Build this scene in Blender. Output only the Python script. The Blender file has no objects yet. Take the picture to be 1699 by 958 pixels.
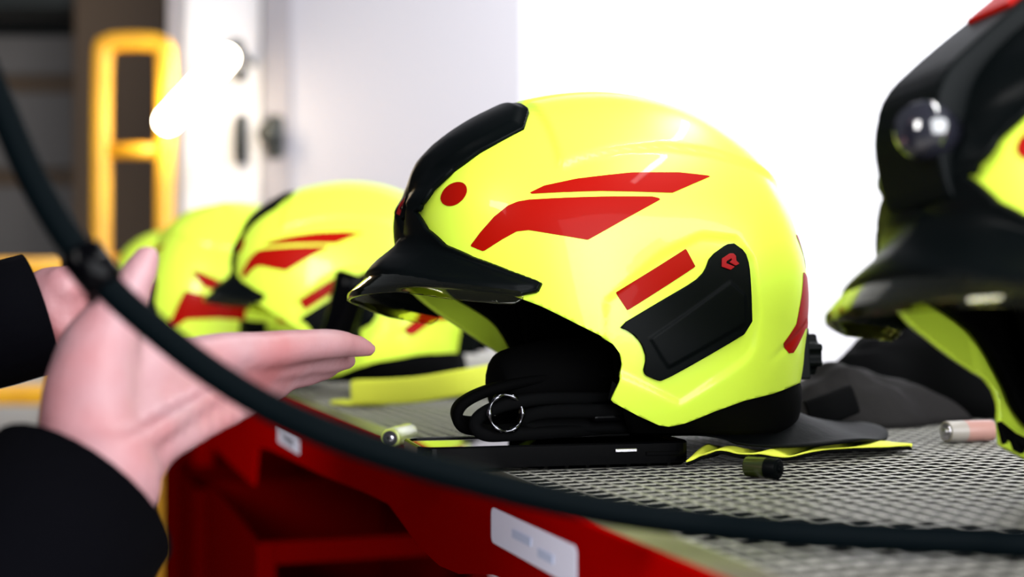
import bpy, bmesh, math, random
import numpy as np
from mathutils import Vector, Matrix, noise
random.seed(7); np.random.seed(7)
S = bpy.context.scene
COL = S.collection
F = 2230.0; HC = 0.097                      # focal length in pixels of the 1699 px frame, lens height over the shelf

# ------------------------------------------------------------------ camera
cd = bpy.data.cameras.new('camera'); cam = bpy.data.objects.new('camera', cd); COL.objects.link(cam)
cam.location = (0, 0, HC); cam.rotation_euler = (math.pi/2 + math.atan(36/F), 0, 0)
cd.sensor_width = 36; cd.lens = F*36/1699; cd.clip_start = 0.02
cd.dof.use_dof = True; cd.dof.focus_distance = 0.825; cd.dof.aperture_fstop = 3.9; cd.dof.aperture_blades = 0
S.camera = cam
# ------------------------------------------------------------------ exposure, world, lights
vs = S.view_settings
vs.view_transform = 'Standard'; vs.look = 'None'; vs.gamma = 1; vs.use_curve_mapping = False; vs.exposure = 0.0
w = bpy.data.worlds.new('world'); S.world = w; w.use_nodes = True
w.node_tree.nodes['Background'].inputs[0].default_value = (0.80, 0.86, 1.0, 1)
w.node_tree.nodes['Background'].inputs[1].default_value = 0.16
def area(name, loc, target, sx, sy, power, col=(1,1,1)):
    l = bpy.data.lights.new(name, 'AREA'); l.shape = 'RECTANGLE'; l.size = sx; l.size_y = sy
    l.energy = power; l.color = col
    o = bpy.data.objects.new(name, l); COL.objects.link(o); o.location = loc
    d = Vector(target)-Vector(loc); o.rotation_euler = d.to_track_quat('-Z', 'Y').to_euler(); return o
area('front_fill', (1.3, -1.3, 0.62), (0.1, 0.9, 0.12), 3.4, 2.0, 225, (0.95, 0.97, 1.0))  # added soft fill from front right, no window is built there
area('ceiling_strip_near', (0.90, 0.95, 1.75), (0.12, 0.95, 0.1), 2.4, 0.05, 36, (1, 1, 1))
area('ceiling_strip_far', (1.7, 3.1, 1.7), (1.5, 4.0, 0.8), 2.0, 0.3, 105, (0.96, 0.98, 1.0))
area('left_fill', (-1.5, -0.5, 0.95), (0.0, 1.0, 0.1), 0.6, 0.9, 48, (1.0, 0.97, 0.95))  # unseen fill added at the left to brighten the far cheeks and hand

# ------------------------------------------------------------------ helpers
def at(px, py, d):                          # a point seen at that place of the frame, d metres away
    return Vector(((px-849.5)/F*d, d, HC-(py-515)/F*d))
def tag(o, label=None, cat=None, group=None, kind=None):
    if label: o['label'] = label
    if cat: o['category'] = cat
    if group: o['group'] = group
    if kind: o['kind'] = kind
    return o
def empty(name, loc=(0,0,0), rot=(0,0,0)):
    o = bpy.data.objects.new(name, None); COL.objects.link(o); o.location = loc; o.rotation_euler = rot
    o.empty_display_size = 0.05; return o
def mesh_obj(name, V, Fs, mat, parent=None, smooth=True, flip=False):
    me = bpy.data.meshes.new(name); me.from_pydata([tuple(map(float, v)) for v in V], [], [list(map(int, f)) for f in Fs])
    if flip: me.flip_normals()
    if smooth:
        me.polygons.foreach_set('use_smooth', [True]*len(me.polygons))
    me.materials.append(mat); me.update()
    o = bpy.data.objects.new(name, me); COL.objects.link(o)
    if parent: o.parent = parent
    return o
def bm_obj(name, bm, mat, parent=None, smooth=False):
    bmesh.ops.recalc_face_normals(bm, faces=bm.faces)
    me = bpy.data.meshes.new(name); bm.to_mesh(me); bm.free()
    if smooth: me.polygons.foreach_set('use_smooth', [True]*len(me.polygons))
    me.materials.append(mat)
    o = bpy.data.objects.new(name, me); COL.objects.link(o)
    if parent: o.parent = parent
    return o
def solid(o, t, offset=-1):
    m = o.modifiers.new('thickness', 'SOLIDIFY'); m.thickness = t; m.offset = offset; m.use_quality_normals = True; return o
def bevel(o, wd, seg=3):
    m = o.modifiers.new('bevel', 'BEVEL'); m.width = wd; m.segments = seg; m.limit_method = 'ANGLE'; m.harden_normals = False; return o
def box(bm, c, s, M=None):
    r = bmesh.ops.create_cube(bm, size=1)
    for v in r['verts']:
        v.co = Vector((v.co.x*s[0]+c[0], v.co.y*s[1]+c[1], v.co.z*s[2]+c[2]))
        if M is not None: v.co = M @ v.co
    return r['verts']
def prism(poly, th, M=None):                # outline in the local xz plane, given a thickness along y
    bm = bmesh.new(); a = [bm.verts.new((p[0], 0, p[1])) for p in poly]; b = [bm.verts.new((p[0], th, p[1])) for p in poly]
    bm.faces.new(a); bm.faces.new(b[::-1]); n = len(poly)
    for i in range(n): bm.faces.new((a[i], b[i], b[(i+1) % n], a[(i+1) % n]))
    if M is not None: bm.transform(M)
    return bm
def smooth_path(P, n=8, closed=False):      # Catmull-Rom
    P = [Vector(p) for p in P]; out = []; N = len(P)
    rng = range(N if closed else N-1)
    for i in rng:
        g = lambda k: P[k % N] if closed else P[max(0, min(N-1, k))]
        a, b, c, d = g(i-1), g(i), g(i+1), g(i+2)
        for k in range(n):
            t = k/n
            out.append(0.5*((2*b)+(c-a)*t+(2*a-5*b+4*c-d)*t*t+(3*b-a-3*c+d)*t**3))
    if not closed: out.append(P[-1])
    return out
def tube(P, R, seg=12, closed=False, flat=None, caps=True):   # sweep; flat=(width, thickness) gives webbing
    P = [Vector(p) for p in P]; n = len(P); V = []; Fc = []
    if not isinstance(R, (list, tuple)): R = [R]*n
    up = Vector((0, 0, 1)); T0 = None; nrm = None
    for i in range(n):
        a = P[(i-1) % n] if closed else P[max(0, i-1)]; b = P[(i+1) % n] if closed else P[min(n-1, i+1)]
        T = (b-a).normalized()
        if nrm is None:
            nrm = T.cross(up); nrm = T.cross(Vector((1, 0, 0))) if nrm.length < .1 else nrm; nrm.normalize()
        else: nrm = (nrm - T*nrm.dot(T)).normalized()
        bn = T.cross(nrm)
        for k in range(seg):
            t = 2*math.pi*k/seg; c, s = math.cos(t), math.sin(t)
            if flat:
                c = math.copysign(abs(c)**.5, c)*flat[0]; s = math.copysign(abs(s)**.5, s)*flat[1]
                V.append(P[i]+nrm*c+bn*s)
            else: V.append(P[i]+(nrm*c+bn*s)*R[i])
    m = n if closed else n-1
    for i in range(m):
        for k in range(seg):
            a = i*seg+k; b = i*seg+(k+1) % seg; c = ((i+1) % n)*seg+(k+1) % seg; d = ((i+1) % n)*seg+k
            Fc.append((a, b, c, d))
    if caps and not closed:
        Fc.append(tuple(range(seg))[::-1]); Fc.append(tuple(range((n-1)*seg, n*seg)))
    return V, Fc

# ------------------------------------------------------------------ materials
def mat(name, col, rough=0.5, metal=0.0, emit=None, es=0, coat=0.0, spec=0.5, bump=None, vary=None, sheen=0):
    m = bpy.data.materials.new(name); m.use_nodes = True; nt = m.node_tree; b = nt.nodes['Principled BSDF']
    b.inputs['Base Color'].default_value = (*col, 1); b.inputs['Roughness'].default_value = rough
    b.inputs['Metallic'].default_value = metal; b.inputs['Specular IOR Level'].default_value = spec
    b.inputs['Coat Weight'].default_value = coat; b.inputs['Coat Roughness'].default_value = 0.035
    if sheen: b.inputs['Sheen Weight'].default_value = sheen
    if emit: b.inputs['Emission Color'].default_value = (*emit, 1); b.inputs['Emission Strength'].default_value = es
    tc = nt.nodes.new('ShaderNodeTexCoord')
    if vary:                                 # (scale, second colour): wear and unevenness of the thing itself
        n = nt.nodes.new('ShaderNodeTexNoise'); n.inputs['Scale'].default_value = vary[0]; n.inputs['Detail'].default_value = 4
        r = nt.nodes.new('ShaderNodeMix'); r.data_type = 'RGBA'
        r.inputs['A'].default_value = (*col, 1); r.inputs['B'].default_value = (*vary[1], 1)
        cr = nt.nodes.new('ShaderNodeMapRange'); cr.inputs['From Min'].default_value = .4; cr.inputs['From Max'].default_value = .65
        nt.links.new(tc.outputs['Object'], n.inputs['Vector']); nt.links.new(n.outputs['Fac'], cr.inputs['Value'])
        nt.links.new(cr.outputs['Result'], r.inputs['Factor']); nt.links.new(r.outputs['Result'], b.inputs['Base Color'])
    if bump:
        n = nt.nodes.new('ShaderNodeTexNoise'); n.inputs['Scale'].default_value = bump[0]; n.inputs['Detail'].default_value = 3
        bp = nt.nodes.new('ShaderNodeBump'); bp.inputs['Strength'].default_value = bump[1]; bp.inputs['Distance'].default_value = bump[2]
        nt.links.new(tc.outputs['Object'], n.inputs['Vector']); nt.links.new(n.outputs['Fac'], bp.inputs['Height'])
        nt.links.new(bp.outputs['Normal'], b.inputs['Normal'])
    return m
M = {
 'yellow': mat('fluorescent_yellow_paint', (0.71, 0.95, 0.065), 0.36, coat=0.22, spec=0.4),
 'red': mat('red_reflective_sticker', (0.31, 0.0035, 0.0007), 0.4, spec=.06, coat=0.03),
 'logo': mat('red_logo_plastic', (0.30, 0.003, 0.006), 0.4, spec=.15),
 'black': mat('satin_black_plastic', (0.0012, 0.0020, 0.0022), 0.42, spec=0.05, bump=(900, .08, .0004)),
 'gloss': mat('gloss_black_plastic', (0.0006, 0.0006, 0.0009), 0.2, spec=0.05),
 'liner': mat('black_liner_foam', (0.0008, 0.0008, 0.0009), 0.8, spec=0.03),
 'fabric': mat('black_neck_fabric', (0.0014, 0.0015, 0.0017), 0.85, spec=0.05, bump=(400, .3, .0006)),
 'leather': mat('charcoal_neck_leather', (0.0022, 0.0029, 0.0033), 0.65, spec=0.08, bump=(160, .35, .001)),
 'grey_cloth': mat('dark_grey_cloth', (0.009, 0.008, 0.008), 0.75, spec=0.12, bump=(60, .5, .003)),
 'lining': mat('fluorescent_yellow_cloth', (0.78, 0.84, 0.06), 0.7, bump=(500, .3, .0005)),
 'skin': mat('skin', (0.34, 0.185, 0.20), 0.5, bump=(55, .55, .0022), vary=(14, (0.33, 0.12, 0.125))),
 'sleeve': mat('black_jacket_cloth', (0.0010, 0.0010, 0.0017), 0.9, spec=0.02, bump=(120, .5, .002)),
 'cable': mat('black_cable_rubber', (0.0005, 0.0016, 0.0022), 0.6, spec=0.02),
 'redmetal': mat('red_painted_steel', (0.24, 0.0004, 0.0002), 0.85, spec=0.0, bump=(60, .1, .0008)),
 'wire': mat('galvanised_wire', (0.36, 0.35, 0.31), 0.45, metal=0.2, bump=(300, .3, .0005)),
 'shelfpan': mat('dark_shelf_pan', (0.003, 0.003, 0.0025), 0.8, spec=.03, vary=(20, (0.006, 0.005, 0.004))),
 'edge': mat('brown_grey_shelf_border', (0.12, 0.105, 0.08), 0.35, spec=.3, vary=(25, (0.09, 0.078, 0.055))),
 'wall': mat('white_wall_paint', (0.62, 0.61, 0.64), 0.75, bump=(40, .1, .002)),
 'trim': mat('grey_white_trim', (0.27, 0.25, 0.27), 0.6),
 'door': mat('dimmed_door_paint', (0.37, 0.355, 0.39), 0.55),  # darker than the wall: weaker light on this side put into the colour
 'floor': mat('grey_concrete_floor', (0.30, 0.29, 0.27), 0.55, vary=(3, (0.24, 0.23, 0.21))),
 'ceiling': mat('ceiling_paint', (0.6, 0.6, 0.6), 0.8),
 'shutter': mat('dark_grey_shutter', (0.13, 0.12, 0.115), 0.6),
 'groove': mat('brown_shutter_joint', (0.085, 0.052, 0.028), 0.6),
 'darkbeam': mat('black_steel_beam', (0.006, 0.009, 0.008), 0.5),
 'ladder': mat('yellow_ladder_paint', (0.80, 0.40, 0.015), 0.35, vary=(9, (0.70, 0.33, 0.012))),
 'pale': mat('pale_grey_cabinet_paint', (0.55, 0.54, 0.52), 0.6),
 'tubelamp': mat('lit_lamp_tube', (1, 1, 1), 0.4, emit=(1.0, 0.86, 0.62), es=42),
 'steel': mat('bright_steel', (0.72, 0.70, 0.76), 0.22, metal=1.0),
 'olive': mat('olive_wrapper', (0.020, 0.028, 0.004), 0.3, coat=.5),
 'limewrap': mat('lime_green_wrapper', (0.52, 0.60, 0.13), 0.3, coat=.5),
 'pink': mat('pinkish_wrapper', (0.38, 0.20, 0.17), 0.4),
 'greywrap': mat('grey_wrapper', (0.30, 0.27, 0.24), 0.4),
 'paper': mat('white_label_paper', (0.72, 0.72, 0.86), 0.5),
 'ink': mat('dark_print_ink', (0.03, 0.03, 0.05), 0.6),
 'bluish': mat('faded_blue_print', (0.46, 0.52, 0.70), 0.6),
 'screen': mat('black_phone_glass', (0.0008, 0.0008, 0.0008), 0.03, spec=0.5, coat=0.3),
 'chrome': mat('dark_chrome', (0.10, 0.10, 0.11), 0.15, metal=1),
 'binshade': mat('shaded_red_bin_paint', (0.085, 0.0003, 0.0002), 0.85, spec=0.0, bump=(60, .1, .0008)),  # the rack's red, darkened: shade under the shelf put into the colour
 'hair': mat('brown_hair', (0.05, 0.025, 0.012), 0.6),
 'brass': mat('dull_brass', (0.25, 0.15, 0.03), 0.4, metal=.5),
}
def lens_mat(name, tint, gl=0.12):
    m = bpy.data.materials.new(name); m.use_nodes = True; nt = m.node_tree; nt.nodes.clear()
    o = nt.nodes.new('ShaderNodeOutputMaterial'); mx = nt.nodes.new('ShaderNodeMixShader')
    t = nt.nodes.new('ShaderNodeBsdfTransparent'); t.inputs[0].default_value = (*tint, 1)
    g = nt.nodes.new('ShaderNodeBsdfGlossy'); g.inputs['Roughness'].default_value = 0.08
    g.inputs[0].default_value = (.9, .9, .8, 1)
    fr = nt.nodes.new('ShaderNodeLayerWeight'); fr.inputs[0].default_value = .35
    nt.links.new(fr.outputs['Fresnel'], mx.inputs[0]); nt.links.new(t.outputs[0], mx.inputs[1]); nt.links.new(g.outputs[0], mx.inputs[2])
    nt.links.new(mx.outputs[0], o.inputs[0]); return m
M['lens'] = lens_mat('tinted_visor_plastic', (0.80, 0.80, 0.42))

# ------------------------------------------------------------------ room
def plane_box(name, x0, x1, y0, y1, z0, z1, m, parent=None):
    bm = bmesh.new(); box(bm, ((x0+x1)/2, (y0+y1)/2, (z0+z1)/2), (x1-x0, y1-y0, z1-z0)); return bm_obj(name, bm, m, parent)
FZ = -0.95
tag(plane_box('floor', -6, 6, -3, 8, FZ-.1, FZ, M['floor']), kind='structure')
tag(plane_box('wall_back', -1.01, 5.9, 4.0, 4.15, FZ, 2.4, M['wall']), kind='structure')
tag(plane_box('wall_left', -6, -1.01, 5.3, 5.45, FZ, 2.4, M['darkbeam']), kind='structure')
# white door leaf set in the back wall, with its frame
d1 = plane_box('door_1', -0.655, 0.03, 3.975, 3.999, FZ+.01, 1.15, M['door']); tag(d1, kind='structure')
t1 = tag(plane_box('trim_1', -0.735, -0.655, 3.955, 3.999, FZ, 1.2, M['trim']), kind='structure')
d2 = tag(plane_box('door_2', -0.965, -0.745, 3.972, 3.999, FZ+.01, 1.15, M['wall']), kind='structure')
tag(plane_box('trim_2', -1.01, -0.985, 3.93, 3.999, FZ, 2.3, M['trim']), kind='structure')

# sectional shutter far left: strips with brown joints between them
sh = empty('roller_shutter', (-2.6, 5.2, FZ)); tag(sh, 'dark grey sectional shutter with brown horizontal joints behind the yellow ladder', 'shutter')
zj = [HC+(515-y)/F*5.2 for y in (140, 295, 450, 605)]
zz = [FZ+.02]+sorted(zj)+[1.16]
for i in range(len(zz)-1):
    lo = zz[i]+(.035 if i else 0); hi = zz[i+1]-(.035 if i < len(zz)-2 else 0)
    o = plane_box('slat', -1.7, 1.55, -.03, .03, lo-FZ, hi-FZ, M['shutter'], sh); bevel(o, .008)
o = plane_box('joint_backing', -1.7, 1.55, .0, .04, 0.02, 1.16-FZ, M['groove'], sh)
bt = plane_box('overhead_beam', -1.9, 1.9, -.12, .12, -.12, .12, M['darkbeam']); bt.location = (-2.75, 4.85, 1.28); bevel(bt, .01)
tag(bt, 'black steel beam running across above the grey shutter, top left', 'beam')
wcol = plane_box('support_column', -.16, .16, -.09, .09, 0, 3.0, M['groove']); wcol.location = (-1.35, 4.7, FZ); bevel(wcol, .01)
tag(wcol, 'dark brown steel column seen between the rails of the yellow ladder', 'column')

# yellow ladder with a rounded top hoop
lad = empty('yellow_ladder', (-1.015, 3.6, FZ)); tag(lad, 'tall yellow ladder with rounded top standing beside the white wall', 'ladder')
def lz(y): return HC+(515-y)/F*3.6-FZ
hoop = [(-.085, 0, 0.02), (-.085, 0, .5), (-.085, 0, 1.2), (-.085, 0, lz(110)), (-.070, 0, lz(75)), (-.04, 0, lz(68)), (.04, 0, lz(68)), (.070, 0, lz(75)), (.085, 0, lz(110)), (.085, 0, 1.2), (.085, 0, .5), (.085, 0, .02)]
V, Fc = tube(smooth_path(hoop, 8), 0, 14, flat=(.027, .024)); mesh_obj('side_rails', V, Fc, M['ladder'], lad)
for k in range(6):
    z = lz(250)-.30*k
    V, Fc = tube([(-.075, 0, z), (.075, 0, z)], .021, 12); mesh_obj('rung', V, Fc, M['ladder'], lad)
# yellow guard rail at the far left
gr = empty('guard_rail', (-1.5, 3.3, FZ)); tag(gr, 'yellow horizontal guard rail at the left edge below the shutter', 'rail')
for nm, y in (('top_bar', 446), ('lower_bar', 655)):
    z = HC+(515-y)/F*3.3-FZ
    V, Fc = tube([(-1.3, 0, z), (.395, 0, z)], 0, 12, flat=(.028 if y < 500 else .02, .026)); mesh_obj(nm, V, Fc, M['ladder'], gr)
for x in (-.6, .37):
    V, Fc = tube([(x, 0.02, 0), (x, 0.02, .98)], .02, 12); mesh_obj('post', V, Fc, M['ladder'], gr)
lc = empty('low_cabinet', (-1.75, 3.95, FZ)); tag(lc, 'pale grey low cabinet behind the yellow guard rail, left edge', 'cabinet')
bevel(plane_box('body', -.7, .62, -.2, .2, 0.04, .93, M['pale'], lc), .012)
bevel(plane_box('cabinet_top', -.72, .64, -.22, .22, .93, .955, M['pale'], lc), .005)
plane_box('plinth', -.66, .58, -.16, .18, 0, .04, M['darkbeam'], lc)

# lit tube lamp on a bracket at the end of the white wall
A, B = at(270, 208, 3.45), at(380, 88, 3.72)
lp = empty('tube_lamp', A); tag(lp, 'glowing tube lamp slanting beside the yellow ladder, lit warm white', 'lamp')
ax = (B-A)
V, Fc = tube([(0, 0, 0), ax*.02, ax*.06, ax*.5, ax*.94, ax*.98, ax], [.018, .026, .030, .030, .030, .026, .018], 20); mesh_obj('lamp_tube', V, Fc, M['tubelamp'], lp)
V, Fc = tube([ax*1.0, ax*1.12], .024, 16); mesh_obj('socket', V, Fc, M['darkbeam'], lp)
V, Fc = tube([ax*1.08, Vector((ax.x*1.08, 4.0-A.y, ax.z*1.08))], .012, 10); mesh_obj('bracket', V, Fc, M['darkbeam'], lp)

# small dark fittings by the door
def fitting(name, px, py, wd, ht, label, par, rot=0):
    c = at(px, py, 3.97); e = empty(name, (c.x, 3.955, c.z)); tag(e, label); e.parent = par
    bm = bmesh.new(); box(bm, (0, 0.0, 0), (wd, .03, ht), Matrix.Rotation(rot, 4, 'Y')); o = bm_obj('back_plate', bm, M['darkbeam'], e); bevel(o, min(wd, ht)*.3, 4)
    V, Fc = tube([(0, -.01, .0), (0, -.05, .0)], wd*.22, 14); mesh_obj('neck', V, Fc, M['darkbeam'], e)
    return e
e1 = fitting('door_lock', 400, 125, .030, .045, 'small dark round lock on pale frame, uppermost of the dark fittings', d2)
e2 = fitting('door_handle', 401, 232, .036, .15, 'dark upright door handle on the pale frame below the small lock', d2)
V, Fc = tube(smooth_path([(0, -.05, .045), (0.0, -.065, .03), (0, -.065, -.04), (0, -.05, -.06)], 6), .010, 12); mesh_obj('grip', V, Fc, M['darkbeam'], e2)
e3 = fitting('door_knob', 456, 228, .055, .13, 'dark diamond shaped knob plate right of the upright handle', t1, 0)
V, Fc = tube([(0, -.045, .0), (0, -.05, 0), (0, -.085, 0), (0, -.095, 0)], [.018, .034, .036, .02], 18); mesh_obj('knob', V, Fc, M['darkbeam'], e3)

# ------------------------------------------------------------------ rack: red front beam, wire mesh shelf
E0 = Vector((.0722, .4875, 0)); DS = Vector((-.3123, .94999, 0)); DT = Vector((.94999, .3123, 0))
def RK(s, t, z=0.0): return E0+DS*s+DT*t+Vector((0, 0, z))
RM = Matrix(((DS.x, DT.x, 0, E0.x), (DS.y, DT.y, 0, E0.y), (0, 0, 1, 0), (0, 0, 0, 1)))
rack = empty('steel_rack', E0); rack.rotation_euler = (0, 0, 0); tag(rack, 'red steel rack with a wire mesh shelf carrying the helmets', 'rack')
Minv = Matrix.Translation(-E0)
S0, S1, T1 = -.46, 2.72, .95
fd = [(.3, -.043), (.62, -.045), (.70, -.047), (.735, -.049), (.765, -.054), (.80, -.061), (.84, -.064), (.89, -.061), (.93, -.053), (.975, -.045), (1.05, -.047), (1.24, -.056), (1.45, -.062), (1.56, -.066), (1.66, -.075)]
arc = [(1.72+.13*(1-math.cos(a)), -.107+.035*math.sin(a)) for a in np.linspace(0, math.pi, 9)]
prof = [((d-.4875)/.95, z) for d, z in fd]+[((1.69-.4875)/.95, -.125)]
bm = bmesh.new()
poly = [(S0, 0)]+[(S0, -.043)]+prof+[(S1, -.125), (S1, 0)]
a = [bm.verts.new(Minv @ RK(p[0], -.002, p[1]+.0015)) for p in poly]; b = [bm.verts.new(Minv @ RK(p[0], .003, p[1]+.0015)) for p in poly]
bm.faces.new(a); bm.faces.new(b[::-1])
for i in range(len(poly)): bm.faces.new((a[i], b[i], b[(i+1) % len(poly)], a[(i+1) % len(poly)]))
o = bm_obj('front_beam', bm, M['redmetal'], rack); bevel(o, .001, 2)
def rbox(name, s0, s1, t0, t1, z0, z1, m, parent, bv=.002):
    bm = bmesh.new(); box(bm, ((s0+s1)/2, (t0+t1)/2, (z0+z1)/2), (s1-s0, t1-t0, z1-z0), Minv @ RM if parent is rack else RM)
    o = bm_obj(name, bm, m, parent); 
    if bv: bevel(o, bv, 2)
    return o
rbox('shelf_border', S0, S1, .003, .026, -.006, .0005, M['edge'], rack, .001)
rbox('shelf_pan', S0, S1, .026, T1, -.030, -.026, M['shelfpan'], rack, 0)
rbox('rear_beam', S0, S1, T1, T1+.03, -.10, .002, M['redmetal'], rack)
PIT = .0131
bm = bmesh.new()
def strand(p, q, r, h):
    d = (q-p).normalized(); nn = Vector((-d.y, d.x, 0))*r
    vs_ = []
    for c in (p, q):
        vs_.append([bm.verts.new(Minv @ (c+nn*f+Vector((0, 0, z)))) for f, z in ((-1, h-.0003), (-.8, h-.00005), (0, h), (.8, h-.00005), (1, h-.0003))])
    for k in range(4): bm.faces.new((vs_[0][k], vs_[0][k+1], vs_[1][k+1], vs_[1][k]))
    bm.faces.new((vs_[0][4], vs_[0][0], vs_[1][0], vs_[1][4]))
for i in range(int((T1-.026)/PIT)+1):
    t = .026+i*PIT; strand(RK(S0, t), RK(S1, t), .00115, .0005)
for i in range(int((S1-S0)/PIT)+1):
    s = S0+i*PIT; strand(RK(s, .014), RK(s, T1), .0012, .00035)
# little raised weld at every crossing near the lens
for i in range(0, 60):
    for j in range(-30, 40):
        c = Minv @ RK(S0+PIT*(j+30), .026+i*PIT, .0004)
        q = [bm.verts.new(c+DS*x+DT*y) for x, y in ((-.002, -.002), (.002, -.002), (.002, .002), (-.002, .002))]; tp = bm.verts.new(c+Vector((0, 0, .0002)))
        for k in range(4): bm.faces.new((q[k], q[(k+1) % 4], tp))
mesh = bm_obj('wire_mesh', bm, M['wire'], rack)
for s in (.02, 2.467):
    for t in (.03, T1-.04): rbox('leg', s, s+.045, t, t+.04, FZ, -.031 if t < .5 else -.1, M['redmetal'], rack, .002)
rbox('lower_shelf', S0, S1, .02, T1-.05, -.575, -.56, M['redmetal'], rack)
# paper labels on the red beam
def label_on_beam(name, s0, s1, z0, z1, rad, label, m):
    e = empty(name, RK((s0+s1)/2, -.0026, (z0+z1)/2)); tag(e, label, 'label')
    hw, hh = (s1-s0)/2, (z1-z0)/2; pts = []
    for cx, cz, a0 in ((hw-rad, hh-rad, 0), (-hw+rad, hh-rad, 90), (-hw+rad, -hh+rad, 180), (hw-rad, -hh+rad, 270)):
        for k in range(6):
            a = math.radians(a0+90*k/5); pts.append((cx+rad*math.cos(a), cz+rad*math.sin(a)))
    Mx = Matrix(((-DS.x, -DT.x, 0, 0), (-DS.y, -DT.y, 0, 0), (0, 0, 1, 0), (0, 0, 0, 1)))
    o = bm_obj('paper', prism(pts, .0005, Mx), m, e)
    return e, Mx
def textobj(name, body, size, m, parent, Mx, off, sx=1):
    cu = bpy.data.curves.new(name, 'FONT'); cu.body = body; cu.size = size; cu.align_x = 'CENTER'; cu.align_y = 'CENTER'; cu.extrude = .0001
    to = bpy.data.objects.new(name, cu); COL.objects.link(to)
    bpy.context.view_layer.update()
    me = bpy.data.meshes.new_from_object(to.evaluated_get(bpy.context.evaluated_depsgraph_get())); bpy.data.objects.remove(to)
    Q = Mx @ Matrix(((sx, 0, 0, off[0]), (0, 0, -1, off[1]), (0, 1, 0, off[2]), (0, 0, 0, 1)))
    me.transform(Q); me.materials.clear(); me.materials.append(m)
    o = bpy.data.objects.new(name, me); COL.objects.link(o); o.parent = parent; return o
def sdepth(px):                              # rack coordinate along the edge under an image column
    k = (px-849.5)/F; d = (.0722+.3287*.4875)/(k+.3287); return (d-.4875)/.95, d
sa, da = sdepth(502); sb, db = sdepth(467)
zt = HC-(723-515)/F*da; zb = HC-(755-515)/F*da
e, Mx = label_on_beam('shelf_label', sa, sb, zb, zt, .001, 'small white label with a printed name on the far part of the red beam', M['paper'])
textobj('printed_name', 'Ihren Lesta', .017, M['ink'], e, Mx, (0, .0009, 0), .95)
sa, da = sdepth(966); sb, db = sdepth(824)
dm = (da+db)/2; zc = HC-(905-515)/F*.665
e, Mx = label_on_beam('shelf_label', sa, sb, zc-.0095, zc+.0095, .004, 'large blurred white label with rounded corners on the near part of the red beam', M['paper'])
for k, (x, z, w_) in enumerate(((-.012, .0012, .030), (.024, -.0018, .022))):   # faded, unreadable print
    bm = prism([(x-w_/2, z-.0022), (x+w_/2, z-.0022), (x+w_/2, z+.0022), (x-w_/2, z+.0022)], .0004, Mx @ Matrix.Translation((0, .0006, 0))); bm_obj('faded_print', bm, M['bluish'], e)

# red bins on the lower shelf
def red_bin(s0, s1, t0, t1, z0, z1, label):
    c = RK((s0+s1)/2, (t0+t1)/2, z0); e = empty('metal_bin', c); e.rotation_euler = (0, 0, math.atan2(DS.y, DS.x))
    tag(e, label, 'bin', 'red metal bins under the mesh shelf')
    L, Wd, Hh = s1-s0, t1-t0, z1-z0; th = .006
    def bb(nm, c, s, m=M['binshade']):
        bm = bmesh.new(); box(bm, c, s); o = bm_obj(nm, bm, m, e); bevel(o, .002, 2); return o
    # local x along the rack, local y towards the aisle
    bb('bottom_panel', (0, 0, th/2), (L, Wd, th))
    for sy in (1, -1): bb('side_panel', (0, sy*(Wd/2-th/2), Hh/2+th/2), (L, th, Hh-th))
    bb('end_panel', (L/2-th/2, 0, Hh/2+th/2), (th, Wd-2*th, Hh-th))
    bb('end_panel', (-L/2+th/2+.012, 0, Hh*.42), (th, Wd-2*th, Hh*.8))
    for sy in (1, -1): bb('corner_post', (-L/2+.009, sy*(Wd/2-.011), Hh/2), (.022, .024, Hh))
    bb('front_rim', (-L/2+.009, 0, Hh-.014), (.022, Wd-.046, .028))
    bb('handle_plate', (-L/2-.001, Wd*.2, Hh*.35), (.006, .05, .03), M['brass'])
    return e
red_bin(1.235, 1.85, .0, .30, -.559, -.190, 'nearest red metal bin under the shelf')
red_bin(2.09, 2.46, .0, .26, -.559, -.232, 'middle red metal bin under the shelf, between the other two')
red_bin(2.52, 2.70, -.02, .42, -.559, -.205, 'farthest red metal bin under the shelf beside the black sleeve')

# ------------------------------------------------------------------ helmet surface (helmet frame: front -x, up z, origin C = middle of the shell)
CZ = .095; W = .122; PW = 2.35; G = 5
SHP = [(11.1,0.1047),(29.2,0.1101),(45.9,0.1194),(58.6,0.1279),(73.1,0.1343),(85.9,0.1415),(98.4,0.1486),(111.6,0.1574),(119.8,0.1643),(126.2,0.1705),(132.1,0.1764),(138.7,0.1814),(144.6,0.1833),(150.6,0.1832),(155.8,0.1821),(177.2,0.1658),(191.5,0.158),(207.8,0.1535),(228.7,0.1499),(255.9,0.1438),(291.8,0.138),(326.3,0.1113),(340.7,0.1036),(356.5,0.1022)]
CRP = [(123.4,0.1738),(130.2,0.1783),(134.1,0.1814),(138.7,0.1849),(142.4,0.1875),(147.0,0.1895),(151.6,0.1903),(156.9,0.1894),(161.5,0.1876),(165.1,0.1885),(168.3,0.1915),(170.8,0.195),(172.9,0.1982),(174.7,0.2044),(176.1,0.2093)]
BOT = [(-0.1251,0.0051),(-0.1097,-0.0022),(-0.0898,-0.0136),(-0.0761,-0.0211),(-0.0684,-0.0263),(-0.0643,-0.0321),(-0.0631,-0.0383),(-0.0646,-0.049),(-0.0688,-0.0601),(-0.0521,-0.0692),(-0.0385,-0.0754),(-0.032,-0.0766),(-0.0215,-0.0747),(-0.003,-0.0678),(0.017,-0.0616),(0.0406,-0.0575),(0.0595,-0.0532),(0.0702,-0.0513)]
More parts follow.
